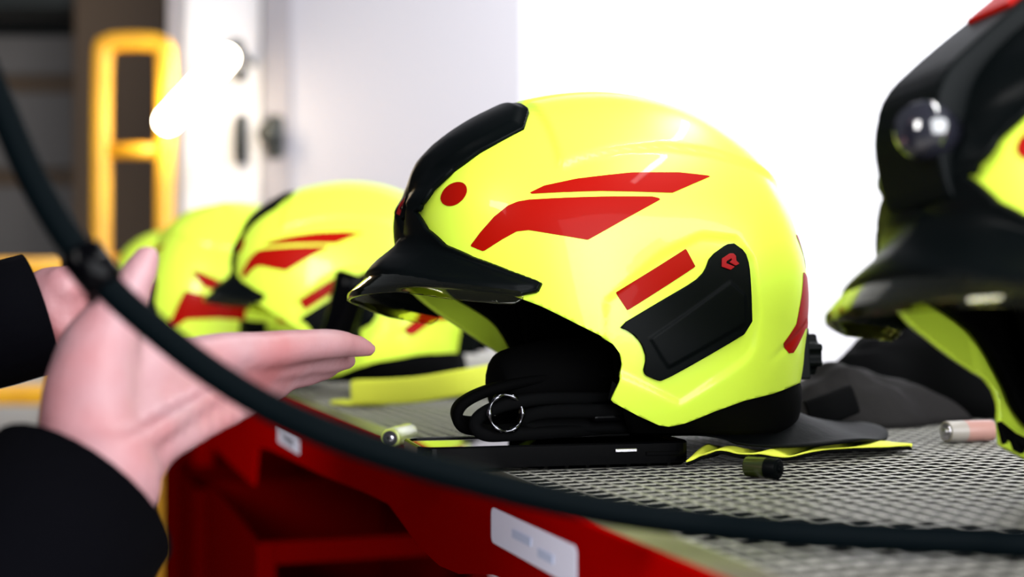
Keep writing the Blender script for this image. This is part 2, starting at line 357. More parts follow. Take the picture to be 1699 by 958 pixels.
NOTCH = [(-0.10160000000000001, 0.1306), (-0.1106, 0.1151), (-0.138, 0.1006), (-0.1532, 0.0902), (-0.1648, 0.0784), (-0.1735, 0.0643), (-0.1698, 0.0512), (-0.1617, 0.0387), (-0.149, 0.0296), (-0.1297, 0.0195), (-0.1134, 0.0121), (-0.1159, 0.0072), (-0.1264, 0.0052), (-0.1684, 0.0125), (-0.1925, 0.0209), (-0.1985, 0.024)]
EAR = [(-0.0657,-0.0154),(-0.0413,-0.0013),(-0.0178,0.0114),(-0.0111,0.0174),(-0.0068,0.0267),(0.0073,0.0356),(0.0165,0.0297),(0.0188,0.0215),(0.019,0.0065),(0.0191,-0.0175),(-0.0106,-0.0331),(-0.0388,-0.0478),(-0.0425,-0.047),(-0.0504,-0.0433),(-0.0486,-0.034),(-0.0517,-0.0253),(-0.0579,-0.0187)]
LEDGE = [(-0.0469,-0.0224),(0.0045,0.0111),(0.0143,0.003),(0.0145,-0.0137),(-0.0354,-0.0399),(-0.0401,-0.0333)]
LOGO = [(-0.0003,0.0247),(0.005,0.0278),(0.0077,0.0278),(0.0091,0.0264),(0.0091,0.0235),(0.0111,0.0217),(0.0084,0.0205),(0.0044,0.0225),(0.0063,0.0239),(0.006,0.0248),(0.0024,0.023),(0.0023,0.0218),(0.0078,0.0198),(0.005,0.0179),(-0.0008,0.0197)]
RECT = [(-0.0675,0.005),(-0.0224,0.0316),(-0.0168,0.0205),(-0.0604,-0.0059)]
DOT = [(-0.1453,0.0764),(-0.1449,0.0747),(-0.1449,0.0727),(-0.1453,0.0707),(-0.1462,0.0687),(-0.1473,0.0669),(-0.1487,0.0654),(-0.1502,0.0642),(-0.1517,0.0636),(-0.1533,0.0635),(-0.1547,0.0639),(-0.1557,0.0648),(-0.1566,0.0661),(-0.157,0.0678),(-0.1571,0.0697),(-0.1566,0.0718),(-0.1558,0.0738),(-0.1547,0.0757),(-0.1533,0.0772),(-0.1518,0.0783),(-0.1502,0.0789),(-0.1486,0.079),(-0.1472,0.0786),(-0.1461,0.0777)]
LOW = [(-0.1455,0.0368),(-0.1404,0.0447),(-0.1334,0.0535),(-0.1258,0.06),(-0.1202,0.0623),(-0.1143,0.0631),(-0.0729,0.0638),(-0.0409,0.064),(-0.0353,0.0626),(-0.0598,0.0497),(-0.0831,0.0369),(-0.0993,0.0403),(-0.1156,0.044),(-0.122,0.0436),(-0.13,0.039),(-0.1392,0.0327)]
UPS = [(-0.1152,0.0666),(-0.1051,0.0716),(-0.0856,0.0756),(-0.0518,0.0796),(-0.0199,0.0804),(0.0021,0.0789),(-0.0135,0.0725),(-0.0275,0.0666),(-0.0724,0.0673)]
CROWN = [(-0.0948,0.0842),(-0.0832,0.0893),(-0.0557,0.0957),(-0.0274,0.0985),(0.0066,0.0962),(0.0404,0.0898),(0.0709,0.0814),(0.2,0.06),(0.2,0.3),(-0.0948,0.3)]
RECESS = [(-0.039,0.0285),(-0.0123,0.0408),(0.0127,0.0398),(0.023,0.0257),(0.026,-0.008),(0.0219,-0.0303),(0.0154,-0.0376),(-0.0084,-0.0519),(-0.0269,-0.0632),(-0.075,-0.04),(-0.075,0.0)]
def chaikin(P, it=1, closed=True):
    for _ in range(it):
        Q = []; n = len(P)
        for i in range(n if closed else n-1):
            a, b = P[i], P[(i+1) % n]
            Q += [(a[0]*.8+b[0]*.2, a[1]*.8+b[1]*.2), (a[0]*.2+b[0]*.8, a[1]*.2+b[1]*.8)]
        P = Q
    return P
def sdf(X, Z, poly):                         # signed distance to a polygon, positive inside
    P = np.array(poly, float); A_ = P; B_ = np.roll(P, -1, 0)
    d2 = np.full(X.shape, 1e9); ins = np.zeros(X.shape, bool)
    for (ax_, az), (bx, bz) in zip(A_, B_):
        ex, ez = bx-ax_, bz-az; L = ex*ex+ez*ez+1e-18
        t = np.clip(((X-ax_)*ex+(Z-az)*ez)/L, 0, 1)
        d2 = np.minimum(d2, (X-ax_-t*ex)**2+(Z-az-t*ez)**2)
        c = ((az > Z) != (bz > Z)) & (X < ex*(Z-az)/(ez+1e-18)+ax_); ins ^= c
    return np.where(ins, 1, -1)*np.sqrt(d2)
def sst(x, a, b): t = np.clip((x-a)/(b-a), 0, 1); return t*t*(3-2*t)
def smoothed(table):                         # periodic, gently smoothed radius table
    a = np.array([q[0] for q in table]); r = np.array([q[1] for q in table]); g = np.arange(0, 360, 1.0)
    v = np.interp(g, a, r, period=360); k = np.exp(-(np.arange(-9, 10)/3.5)**2); k /= k.sum()
    return np.convolve(np.concatenate([v[-9:], v, v[:9]]), k, 'valid')
GR = np.arange(0, 361, 1.0); RS = smoothed(SHP); RS = np.append(RS, RS[0])
def dirs(V): r = np.sqrt((V**2).sum(1)); return V/r[:, None], r
def r_shell(D, feat=True):
    rho = np.hypot(D[:, 0], D[:, 2]); a = np.degrees(np.arctan2(D[:, 2], D[:, 0])) % 360
    r = ((rho/np.interp(a, GR, RS))**PW+(np.abs(D[:, 1])/W)**PW)**(-1/PW)
    if feat:
        x, z = D[:, 0]*r, D[:, 2]*r
        r = r+.0026*sst(sdf(x, z, CROWN), -.0022, .0022)-.0016
        r = r-.0016*sst(sdf(x, z, RECESS), -.002, .002)*sst(np.abs(D[:, 1]), .3, .5)
        # long shallow ridge over the middle of the crown
        r = r+.0018*(1-sst(np.abs(D[:, 1]*r), .028, .036))*sst(z, .06, .09)
        # two low creases on the rear flank
        g1 = np.abs((z+.035)-(x-.04)*.62); r = r-.0012*np.exp(-(g1/.0022)**2)*sst(x, .03, .05)*sst(-z, -.0, .03)
    return r
def shell_y(x, z):
    lo, hi = 0.0, .15
    for _ in range(30):
        y = (lo+hi)/2; p = np.array([[x, y, z]]); D, r = dirs(p)
        if r[0] < r_shell(D, False)[0]: lo = y
        else: hi = y
    return (lo+hi)/2
N3 = [np.array([x, shell_y(x, z), z]) for x, z in NOTCH[1:11]]
def r_crest(D, add=0.0):
    rs_ = r_shell(D, False); rho = np.hypot(D[:, 0], D[:, 2]); a = np.degrees(np.arctan2(D[:, 2], D[:, 0])) % 360
    rc = np.interp(a, [q[0] for q in CRP]+[200], [q[1] for q in CRP]+[.2096]); s0 = np.interp(a, GR, RS)
    Q = np.stack([D[:, 0]*rs_, np.abs(D[:, 1])*rs_, D[:, 2]*rs_], 1); d = np.full(len(Q), 1.0)
    for a_, b_ in zip(N3[:-1], N3[1:]):      # the shield hugs the shell along its upper border
        e_ = b_-a_; t = np.clip(((Q-a_)@e_)/(e_@e_), 0, 1); d = np.minimum(d, np.sqrt(((Q-a_-t[:, None]*e_)**2).sum(1)))
    return rs_+.0035+np.maximum(rc-s0-.0035, 0)*rho**G*sst(d, -.004, .022)+add
def clip(V, Fs, sd):                         # keep sd > 0, cutting faces exactly along the line
    nv = []; idx = {}; out = []
    keepv = {}
    def gv(i):
        if i not in keepv: keepv[i] = len(nv); nv.append(V[i])
        return keepv[i]
    for f in Fs:
        s = [sd[i] for i in f]
        if max(s) <= 0: continue
        if min(s) > 0: out.append([gv(i) for i in f]); continue
        poly = []; n = len(f)
        for k in range(n):
            a, b = f[k], f[(k+1) % n]; sa_, sb_ = s[k], s[(k+1) % n]
            if sa_ > 0: poly.append(gv(a))
            if (sa_ > 0) != (sb_ > 0):
                key = (min(a, b), max(a, b))
                if key not in idx:
                    t = sa_/(sa_-sb_); idx[key] = len(nv); nv.append(V[a]*(1-t)+V[b]*t)
                poly.append(idx[key])
        if len(poly) >= 3: out.append(poly)
    return np.array(nv), out
ICO = {}
def ico(n):
    if n not in ICO:
        bm = bmesh.new(); bmesh.ops.create_icosphere(bm, subdivisions=n, radius=1)
        V = np.array([v.co[:] for v in bm.verts]); Fs = [[v.index for v in f.verts] for f in bm.faces]; bm.free(); ICO[n] = (V, Fs)
    return ICO[n]
def sub(V, Fs, mask):                        # faces with any vertex in the mask
    out = [f for f in Fs if mask[f[0]] or mask[f[1]] or mask[f[2]]]
    u = sorted({i for f in out for i in f}); mp = {k: j for j, k in enumerate(u)}
    return V[u], [[mp[i] for i in f] for f in out]
UP = np.array([0, 0, CZ])
def side_patch(poly, sgn, off, step, surf=r_shell, raise_poly=None, rh=0.0):
    P = np.array(poly); x0, z0 = P.min(0)-2*step; x1, z1 = P.max(0)+2*step
    nx, nz = int((x1-x0)/step)+2, int((z1-z0)/step)+2
    X, Z = np.meshgrid(np.linspace(x0, x1, nx), np.linspace(z0, z1, nz), indexing='ij'); X = X.ravel(); Z = Z.ravel()
    lo = np.full(X.shape, .004); hi = np.full(X.shape, .15)
    for _ in range(34):
        y = (lo+hi)/2; D, r = dirs(np.stack([X, y, Z], 1)); s = r-surf(D); lo = np.where(s < 0, y, lo); hi = np.where(s < 0, hi, y)
    y = (lo+hi)/2; Q = np.stack([X, y, Z], 1); D, r = dirs(Q)
    o_ = off+(rh*sst(sdf(X, Z, raise_poly), -.0004, .0008) if raise_poly is not None else 0)
    Q = Q+D*np.reshape(o_, (-1, 1)) if np.ndim(o_) else Q+D*o_
    sd = sdf(X, Z, poly); Fs = [[i*nz+j, (i+1)*nz+j, (i+1)*nz+j+1, i*nz+j+1] for i in range(nx-1) for j in range(nz-1)]
    V, Fs = clip(Q, Fs, sd)
    if sgn < 0: V[:, 1] *= -1
    else: Fs = [f[::-1] for f in Fs]
    return V+UP, Fs
SHELL_OUT = BOT+[(.10, -.050), (.2, -.050), (.2, .3), (-.3, .3), (-.3, .0385), (-.15, .018)]
CREST_OUT = NOTCH+[(-.26, .0235), (-.26, .25), (-.0985, .25)]
LENS_OUT = [(-.24, .0105), (-.2095, .0105), (-.19, .0095), (-.163, .0028), (-.128, -.001), (-.122, .002), (-.122, .006), (-.13, .0095), (-.168, .018), (-.192, .026), (-.24, .028)]
LINER_OUT = [(-.135, .040), (-.117, .018), (-.095, .009), (-.079, .0), (-.070, -.012), (-.062, -.028), (-.058, -.045), (-.045, -.060), (-.035, -.074), (-.02, -.074), (.02, -.066), (.2, -.056), (.2, .2), (-.135, .2)]
def helmet_meshes():
    out = {}
    V, Fs = ico(7); D = V.copy()
    r = r_shell(D); Q = D*r[:, None]; sd = sdf(Q[:, 0], Q[:, 2], SHELL_OUT)
    v, f = clip(Q, Fs, sd); out['shell'] = (v+UP, f)
    Vh, Fh = ico(8); m = (Vh[:, 0] < -.35) & (Vh[:, 2] > -.12) & (np.abs(Vh[:, 1]) < .85); Ds, Fc_ = sub(Vh, Fh, m)
    # crest: raised black shield, thinner along its border
    rc = r_crest(Ds); Qc = Ds*rc[:, None]; sd = sdf(Qc[:, 0], Qc[:, 2], CREST_OUT)
    inner = sst(sd, .001, .0055); upper = (Qc[:, 2] > .02)
    rc2 = rc-.0026*(1-inner)
    seam = np.abs((Qc[:, 2]-.0645)-(Qc[:, 0]+.168)*-.75); rc2 = rc2-.0009*np.exp(-(seam/.0012)**2)
    v, f = clip(Ds*rc2[:, None], Fc_, sd); out['crest'] = (v+UP, f)
    rl = r_crest(Ds, -.0022); Ql = Ds*rl[:, None]; sd = sdf(Ql[:, 0], Ql[:, 2], LENS_OUT)
    v, f = clip(Ql, Fc_, sd); out['lens'] = (v+UP, f)
    V5, F5 = ico(6); rl = r_shell(V5, False)-.011; Q = V5*rl[:, None]
    v, f = clip(Q, F5, sdf(Q[:, 0], Q[:, 2], chaikin(LINER_OUT, 2))); out['liner'] = (v+UP, f)
    V5, F5 = ico(5); rl = r_shell(V5, False)-.034; rl = rl*(1-.10*np.clip(-V5[:, 2], 0, 1)); Q = V5*rl[:, None]
    v, f = clip(Q, F5, sdf(Q[:, 0], Q[:, 2], [(-.095, .2), (-.060, -.02), (-.045, -.072), (.2, -.066), (.2, .2)])); out['pad'] = (v+UP, f)
    return out
HM = helmet_meshes()
# rear sticker: follows the shell around its back, drawn by azimuth and height
def rear_patch(sgn):
    O2 = [(30, .046), (35, .0245), (35, .0), (31, -.012), (18, -.012+.002), (14, .0), (12, .012), (16, .047)]
    O3 = [(36.5, -.0), (38, -.016), (49, -.034), (54, -.028), (52, -.006), (47, .012), (42, .034), (39, .034), (36, .02)]
    res = []
    for poly in (REAR_A, REAR_B):
        P = np.array(poly, float); na, nz = 40, 60
        A_, Z_ = np.meshgrid(np.linspace(P[:, 0].min()-1, P[:, 0].max()+1, na), np.linspace(P[:, 1].min()-.002, P[:, 1].max()+.002, nz), indexing='ij'); A_ = A_.ravel(); Z_ = Z_.ravel()
        el = Z_*8
        for _ in range(40):
            D, _r = dirs(np.stack([np.cos(np.radians(A_)), np.sin(np.radians(A_)), el], 1)); r = r_shell(D); el = el+(Z_-D[:, 2]*r)*4
        Q = D*(r+.0004)[:, None]; sd = sdf(A_/600, Z_, [(a/600, z) for a, z in poly])
        Fs = [[i*nz+j, (i+1)*nz+j, (i+1)*nz+j+1, i*nz+j+1] for i in range(na-1) for j in range(nz-1)]
        V, Fs = clip(Q, Fs, sd)
        if sgn < 0: V[:, 1] *= -1; Fs = [f[::-1] for f in Fs]
        res.append((V+UP, Fs))
    return res
REAR_A = [(20, -.004), (20, .018), (26, .020), (40, .0255), (51, .046), (45, .046), (28, .034), (14, .024), (10, .0)]
REAR_B = [(67.5, -.0265), (64, -.0325), (61, -.032), (50, -.016), (30, -.012), (12, -.012), (12, .0), (28, .010), (40, .017), (52, .021), (57, .0), (60, -.014)]
def ring_at(ph, zb, inset):                  # point on the shell at azimuth ph and height zb
    el = zb*8
    for _ in range(40):
        D, _r = dirs(np.array([[math.cos(ph), math.sin(ph), el]])); r = r_shell(D, False)[0]; el += (zb-D[0, 2]*r)*4
    return D[0]*(r-inset)
def zbot(x): return float(np.interp(x, [p[0] for p in BOT[8:]]+[.11], [p[1] for p in BOT[8:]]+[-.050]))
def neck_meshes():
    phis = np.radians(np.linspace(-121, 121, 86)); rings = []
    top = []
    for ph in phis:
        z = -.055
        for _ in range(12): p = ring_at(ph, z, .0035); z = zbot(p[0])
        top.append(p+np.array([0, 0, .006]))
    top = np.array(top)
    def gz(y): return -CZ+.0699*y            # the shelf surface in the tilted helmet frame
    N = len(phis); V = []; n = 9
    rear = np.clip(np.cos(phis), -.6, 1)
    for k in range(n):
        t = k/(n-1)
        for i in range(N):
            p = top[i].copy(); side_ = 1-max(0, rear[i])
            sc = 1-.02*t-.26*side_*t**1.2+.06*max(0, rear[i])*t
            g = gz(p[1]*sc)+.0178
            z = p[2]*(1-t)+g*t
            bul = .004*math.sin(math.pi*t)
            V.append((p[0]*sc+bul*math.cos(phis[i]), p[1]*sc+bul*math.sin(phis[i]), z))
    Fs = [[k*N+i, (k+1)*N+i, (k+1)*N+i+1, k*N+i+1] for k in range(n-1) for i in range(N-1)]
    roll = (np.array(V)+UP, Fs)
    # flared leather flap resting behind and beside the helmet
    V = []; n = 12; ph2 = np.radians(np.linspace(-105, 105, 120)); N = len(ph2)
    tx = np.interp(ph2, phis, top[:, 0]); ty = np.interp(ph2, phis, top[:, 1]); tz = np.interp(ph2, phis, top[:, 2])
    for k in range(n):
        t = k/(n-1)
        for i in range(N):
            c, s_ = math.cos(ph2[i]), math.sin(ph2[i]); rr = max(0, c)
            st = .88-.25*(1-rr); ext = .010+.085*rr**3+.012*math.sin(5*ph2[i])*t
            bx, by = tx[i]*st+c*ext*t+.012*rr, ty[i]*st+s_*ext*t
            z0 = max(tz[i]-.022-.012*(1-rr), gz(by)+.018); z1 = gz(by)+.0090+.0095*(1-rr)**2+.0015*math.sin(7*ph2[i]+1)+.003*rr*math.sin(3*ph2[i]+.5)**2
            zz_ = z1+(z0-z1)*(1-t)**1.6
            V.append((bx, by, zz_))
    Fs = [[k*N+i, (k+1)*N+i, (k+1)*N+i+1, k*N+i+1] for k in range(n-1) for i in range(N-1)]
    flap = (np.array(V)+UP, Fs)
    return roll, flap
NM = neck_meshes()
def map_solid(data): return data
def trim_outline():                          # castellated rubber trim hanging below the cheek edge
    up = [(-.0700, -.050), (-.060, -.058), (-.0385, -.0690), (-.0320, -.0705), (-.0215, -.069), (-.003, -.0620)]
    lo = []; P = [(-.0715, -.0612), (-.0385, -.0790), (-.0320, -.0802), (-.0215, -.0788), (-.003, -.0716)]
    xs = np.linspace(-.003, -.0715, 37)
    for i, x in enumerate(xs):
        z = np.interp(x, [p[0] for p in P], [p[1] for p in P]); lo.append((x, z+(.0042 if (i//3) % 2 else 0)))
        if i % 3 == 2 and i < 36: lo.append((x-.0003, z+(0 if (i//3) % 2 else .0042)))
    return up+lo
def build_helmet(label, group=None):
    e = empty('firefighter_helmet'); tag(e, label, 'helmet', group)
    def P(nm, d, m, th=None, par=None, lab=None, off=-1):
        o = mesh_obj(nm, d[0], d[1], m, par or e)
        if th: solid(o, th, off)
        if lab: o['label'] = lab
        return o
    sh_ = P('shell', HM['shell'], M['yellow'], .0035)
    cr = P('crest', HM['crest'], M['black'], .0035, lab='black raised crest and front brim')
    P('visor_lens', HM['lens'], M['lens'], .0018, lab='tinted clear visor pulled up under the brim')
    P('liner', HM['liner'], M['liner'], .006)
    P('head_pad', HM['pad'], M['liner'], .004)
    nr = P('neck_roll', NM[0], M['fabric'], .004)
    P('neck_flap', NM[1], M['leather'], .0018, lab='charcoal leather neck flap')
    for sg in (-1, 1):
        ep = P('ear_panel', side_patch(chaikin(EAR, 1), sg, .0030, .0011, raise_poly=LEDGE, rh=.0009), M['black'], .004)
        P('rubber_trim', side_patch(trim_outline(), sg, -.0050, .0008, surf=lambda D: r_shell(D, False)), M['fabric'], .003)
        P('logo', side_patch(LOGO, sg, .0040, .0004), M['logo'], .0012, par=ep, lab='red angular emblem')
        for nm, poly, st in (('sticker', RECT, .0010), ('sticker', LOW, .0010), ('sticker', UPS, .0010), ('sticker', DOT, .0007)):
            P(nm, side_patch(poly, sg, .0005, st), M['red'], None)
        for d in rear_patch(sg): P('sticker', d, M['red'], None)
    # small emblem on the nose of the crest
    V, Fs = ico(7); m = (V[:, 0] < -.85) & (np.abs(V[:, 1]) < .12) & (V[:, 2] > .3) & (V[:, 2] < .5); Ds, Fc_ = sub(V, Fs, m)
    g = np.linspace(-.008, .008, 34); Y, Z = np.meshgrid(g, g, indexing='ij'); Y = Y.ravel(); Z = Z.ravel()+.071
    lo = np.full(Y.shape, .05); hi = np.full(Y.shape, .25)
    for _ in range(30):
        x = (lo+hi)/2; D, r = dirs(np.stack([-x, Y, Z], 1)); s_ = r-r_crest(D); lo = np.where(s_ < 0, x, lo); hi = np.where(s_ < 0, hi, x)
    Q = np.stack([-(lo+hi)/2, Y, Z], 1)+D*.0006
    lp_ = [((x-.0052)*1.25, (z-.0229)*1.25+.071) for x, z in LOGO]
    Fs = [[i*34+j, (i+1)*34+j, (i+1)*34+j+1, i*34+j+1] for i in range(33) for j in range(33)]
    v, f = clip(Q, Fs, sdf(-Y, Z, lp_)); P('logo', (v+UP, [q[::-1] for q in f]), M['logo'], None, par=cr, lab='red angular emblem')
    # rear adjustment knob: a toothed wheel on a short block
    kb = bmesh.new(); n = 14; vv = []
    for z in (0, .012):
        for i in range(n*2):
            a = math.pi*i/n; r = .0150 if i % 4 < 2 else .0118; vv.append(kb.verts.new((z, r*math.cos(a), r*math.sin(a))))
    kb.faces.new(vv[:2*n]); kb.faces.new(vv[2*n:][::-1])
    for i in range(2*n): kb.faces.new((vv[i], vv[2*n+i], vv[2*n+(i+1) % (2*n)], vv[(i+1) % (2*n)]))
    box(kb, (-.010, 0, 0), (.022, .030, .036)); box(kb, (.014, 0, 0), (.006, .009, .009))
    kb.transform(Matrix.Translation((.113, -.012, CZ-.030)))
    o = bm_obj('adjustment_knob', kb, M['black'], e); bevel(o, .001, 2)
    return e, sh_
# chin strap with webbing loop and beaded buckle ring, lying out of the face opening
def chin_strap(e):
    def T(nm, P, fl, m, n=8):
        P = [(x, y, .0170+(z-.0205)*.78) for x, y, z in P]
        V, Fs = tube(smooth_path(P, n), 0, 14, flat=fl); return mesh_obj(nm, V, Fs, M[m], e)
    # broad webbing loop in front, standing on its edge on the phone
    T('chin_strap', [(-.040, -.060, .044), (-.075, -.070, .046), (-.108, -.074, .046), (-.132, -.070, .040), (-.143, -.066, .030), (-.138, -.066, .021), (-.120, -.068, .0205), (-.085, -.068, .022), (-.045, -.060, .024)], (.0085, .0040), 'fabric')
    T('chin_strap', [(-.035, -.045, .064), (-.085, -.050, .064), (-.125, -.052, .056), (-.146, -.050, .045), (-.150, -.048, .033), (-.140, -.046, .026), (-.100, -.042, .0265), (-.050, -.04, .030)], (.0100, .0035), 'liner')
    T('chin_strap', [(-.03, -.075, .036), (-.07, -.078, .036), (-.10, -.074, .036), (-.112, -.070, .032), (-.10, -.068, .027), (-.06, -.07, .026), (-.03, -.07, .026)], (.0070, .0045), 'fabric')
    V, Fs = tube(smooth_path([(-.02, -.01, .050), (-.05, -.028, .052), (-.08, -.035, .050), (-.102, -.034, .046), (-.116, -.032, .043), (-.122, -.032, .042)], 4), [.026]*13+[.0255, .025, .024, .0225, .0205, .017, .012, .006, .003][:8], 18); mesh_obj('chin_cup', V, Fs, M['liner'], e)
    ring = [Vector((-.128+.0105*math.cos(a), -.080, .0290+.0110*math.sin(a))) for a in np.linspace(0, 2*math.pi, 49)[:-1]]
    V, Fs = tube(ring, [.0014+.0006*math.cos(i*math.pi/4) for i in range(48)], 10, closed=True); mesh_obj('buckle_ring', V, Fs, M['chrome'], e)
    bm = bmesh.new(); box(bm, (-.060, -.080, .028), (.026, .008, .013)); o = bm_obj('buckle', bm, M['gloss'], e); bevel(o, .003, 3)
GRP = None
h1, shell1 = build_helmet('yellow helmet in sharp focus at the centre, above the black phone')
ROLL = math.radians(-4)
def place(e, x, y, yaw, z=0, pitch=0, roll=ROLL):
    e.location = (x, y, z); e.rotation_mode = 'XYZ'
    e.matrix_world = Matrix.Translation((x, y, z)) @ Matrix.Rotation(yaw, 4, 'Z') @ Matrix.Rotation(pitch, 4, 'Y') @ Matrix.Rotation(roll, 4, 'X')
place(h1, .094, .93, math.radians(18))
def copy_tree(o, parent=None):
    c = o.copy(); COL.objects.link(c)
    if parent: c.parent = parent; c.matrix_parent_inverse = Matrix.Identity(4)
    for ch in list(o.children): copy_tree(ch, c)
    return c
def another(label): e = copy_tree(h1); e['label'] = label; return e
h2 = another('yellow helmet behind the brim of the central helmet, black lamp clipped on its flank')
h3 = another('yellow helmet behind the hand and cable, facing away from the camera')
h4 = another('farthest helmet, a small blurred lime patch behind the raised thumb')
h5 = another('close yellow helmet cut off by the right edge, black lamp housing on its crest')
place(h2, -.152, 1.55, math.radians(-6))
place(h3, -.372, 1.80, math.radians(-62))
place(h4, -.615, 2.42, math.radians(-80))
place(h5, .3510, .6196, math.radians(18), z=.004, pitch=math.radians(-4.0))
chin_strap(h1)
# lining cloth under the flap of the central helmet
def lining(e):
    px = [(1138,766,.816),(1150,762,.818),(1162,756,.824),(1175,751,.833),(1190,747,.834),(1205,748,.835),(1222,752,.836),(1245,753,.838),(1262,753,.84),(1285,757,.842),(1305,758,.845),(1325,754,.85),(1348,749,.855),(1375,745,.862),(1405,743,.87),(1440,742,.88),(1475,741,.893),(1510,737,.91)]
    W_ = [Vector(at(*p)) for p in px]; W_ = smooth_path(W_, 5)
    inn = [at(1174,737,.868), at(1200,742,.875), at(1260,747,.88), at(1340,742,.90), at(1395,736,.925), at(1440,733,.95), at(1512,736.5,.915)]
    I_ = smooth_path(inn, 6); Mi = e.matrix_world.inverted(); V = []; n = 6; N = len(W_)
    for k in range(n):
        for i, p in enumerate(W_):
            q = I_[min(len(I_)-1, int(i/(N-1)*(len(I_)-1)))]; t = k/(n-1)
            V.append(Mi @ (p.lerp(q, t)+Vector((0, 0, .002*math.sin(t*3.1)*math.sin(i*.35)))))
    Fs = [[k*N+i, (k+1)*N+i, (k+1)*N+i+1, k*N+i+1] for k in range(n-1) for i in range(N-1)]
    o = mesh_obj('neck_lining', V, Fs, M['lining'], e, flip=False); solid(o, .0009, 0); o['label'] = 'fluorescent yellow wavy lining edge'
    V2 = [Mi @ Vector((w_.x, w_.y, max(w_.z-.0018, .0030))) for w_ in (e.matrix_world @ Vector(v) for v in V)]
    o = mesh_obj('lining_underside', V2, Fs, M['fabric'], e); solid(o, .0014, 0)
bpy.context.view_layer.update()
lining(h1)
# lamp housing and top sticker on the crest of the close helmet
def crest_lamp(e):
    bm = bmesh.new()
    prof = [(-.196, .085), (-.201, .118), (-.193, .142), (-.165, .162), (-.120, .190), (-.112, .168), (-.150, .130), (-.172, .09)]
    prof = chaikin(prof, 2)
    b = prism(prof, .046, Matrix.Translation((.022, -.023, CZ-.010-.024)))
    o = bm_obj('lamp_housing', b, M['black'], e); bevel(o, .004, 3)
    V, Fs = tube([(-.166, 0, .1765), (-.178, 0, .178), (-.184, 0, .1785)], [.012, .0125, .009], 24)
    for s_, nm, mm in ((-1, 'lamp_lens', 'steel'),):
        V, Fs = tube([(-.166, -.010, .177), (-.181, -.019, .180), (-.187, -.0225, .181)], [.0125, .0125, .009], 24)
        mesh_obj(nm, V, Fs, M['lampglass'], o)
    bm = bmesh.new(); box(bm, (0, 0, 0), (.036, .030, .004), Matrix.Translation((-.112, 0, .243)) @ Matrix.Rotation(math.radians(-33), 4, 'Y'))
    mesh_ = bm_obj('sticker', bm, M['red'], o); bevel(mesh_, .001, 2)
M['lampglass'] = mat('dark_lamp_glass', (.01, .01, .015), 0.12, spec=.8, coat=1)
crest_lamp(h5)
def side_lamp(e):                            # torch clipped to the flank, slightly slanted
    V, Fs = tube([(-.030, -.128, .030), (-.028, -.131, .040), (-.012, -.137, .085), (-.004, -.139, .112), (-.001, -.139, .122), (0, -.139, .125)], [.013, .017, .018, .020, .021, .017], 24)
    o = mesh_obj('side_lamp', V, Fs, M['gloss'], e); o['label'] = 'black torch clipped on the flank'
    bm = bmesh.new(); box(bm, (-.012, -.125, .075), (.030, .016, .040)); b = bm_obj('clip', bm, M['black'], o); bevel(b, .004, 3)
side_lamp(h2)

# ------------------------------------------------------------------ things lying on the shelf
# phone in a rugged case
ph0 = at(723, 744, .792); phc = Vector((.030, .845, 0)); ang = math.radians(14)
pe = empty('mobile_phone', (.0205, .8425, .0012), (0, 0, ang)); tag(pe, 'black mobile phone lying flat in a thick case below the central helmet', 'phone')
def rrect(L, Wd, r, n=6):
    pts = []
    for cx, cy, a0 in ((L/2-r, Wd/2-r, 0), (-L/2+r, Wd/2-r, 90), (-L/2+r, -Wd/2+r, 180), (L/2-r, -Wd/2+r, 270)):
        for k in range(n+1):
            a = math.radians(a0+90*k/n); pts.append((cx+r*math.cos(a), cy+r*math.sin(a)))
    return pts
def slab(L, Wd, r, z0, z1):
    bm = bmesh.new(); P = rrect(L, Wd, r); a = [bm.verts.new((x, y, z0)) for x, y in P]; b = [bm.verts.new((x, y, z1)) for x, y in P]
    bm.faces.new(a[::-1]); bm.faces.new(b); n = len(P)
    for i in range(n): bm.faces.new((a[i], a[(i+1) % n], b[(i+1) % n], b[i]))
    return bm
PL, PWd = .170, .066
bm = bmesh.new(); Po = rrect(PL, PWd, .010); Pi = rrect(PL-.006, PWd-.006, .0085); n = len(Po)
rings = [[bm.verts.new((x, y, z)) for x, y in P] for P, z in ((Pi, 0), (Po, .002), (Po, .0140), (rrect(PL-.002, PWd-.002, .0095), .0150), (Pi, .0146), (Pi, .0132))]
for a_, b_ in zip(rings, rings[1:]):
    for i in range(n): bm.faces.new((a_[i], a_[(i+1) % n], b_[(i+1) % n], b_[i]))
bm.faces.new(rings[0][::-1]); bm.faces.new(rings[-1])
bm_obj('case', bm, M['gloss'], pe, smooth=False)
o = bm_obj('screen', slab(PL-.009, PWd-.009, .007, .0131, .0138), M['screen'], pe)
bm = bmesh.new(); box(bm, (.042, -PWd/2-.0005, .0104), (.014, .0018, .0022)); o = bm_obj('side_button', bm, M['steel'], pe); bevel(o, .0004, 2)
bm = bmesh.new(); box(bm, (.066, -PWd/2-.0002, .008), (.022, .0012, .0026)); o = bm_obj('side_button', bm, M['gloss'], pe); bevel(o, .0004, 2)
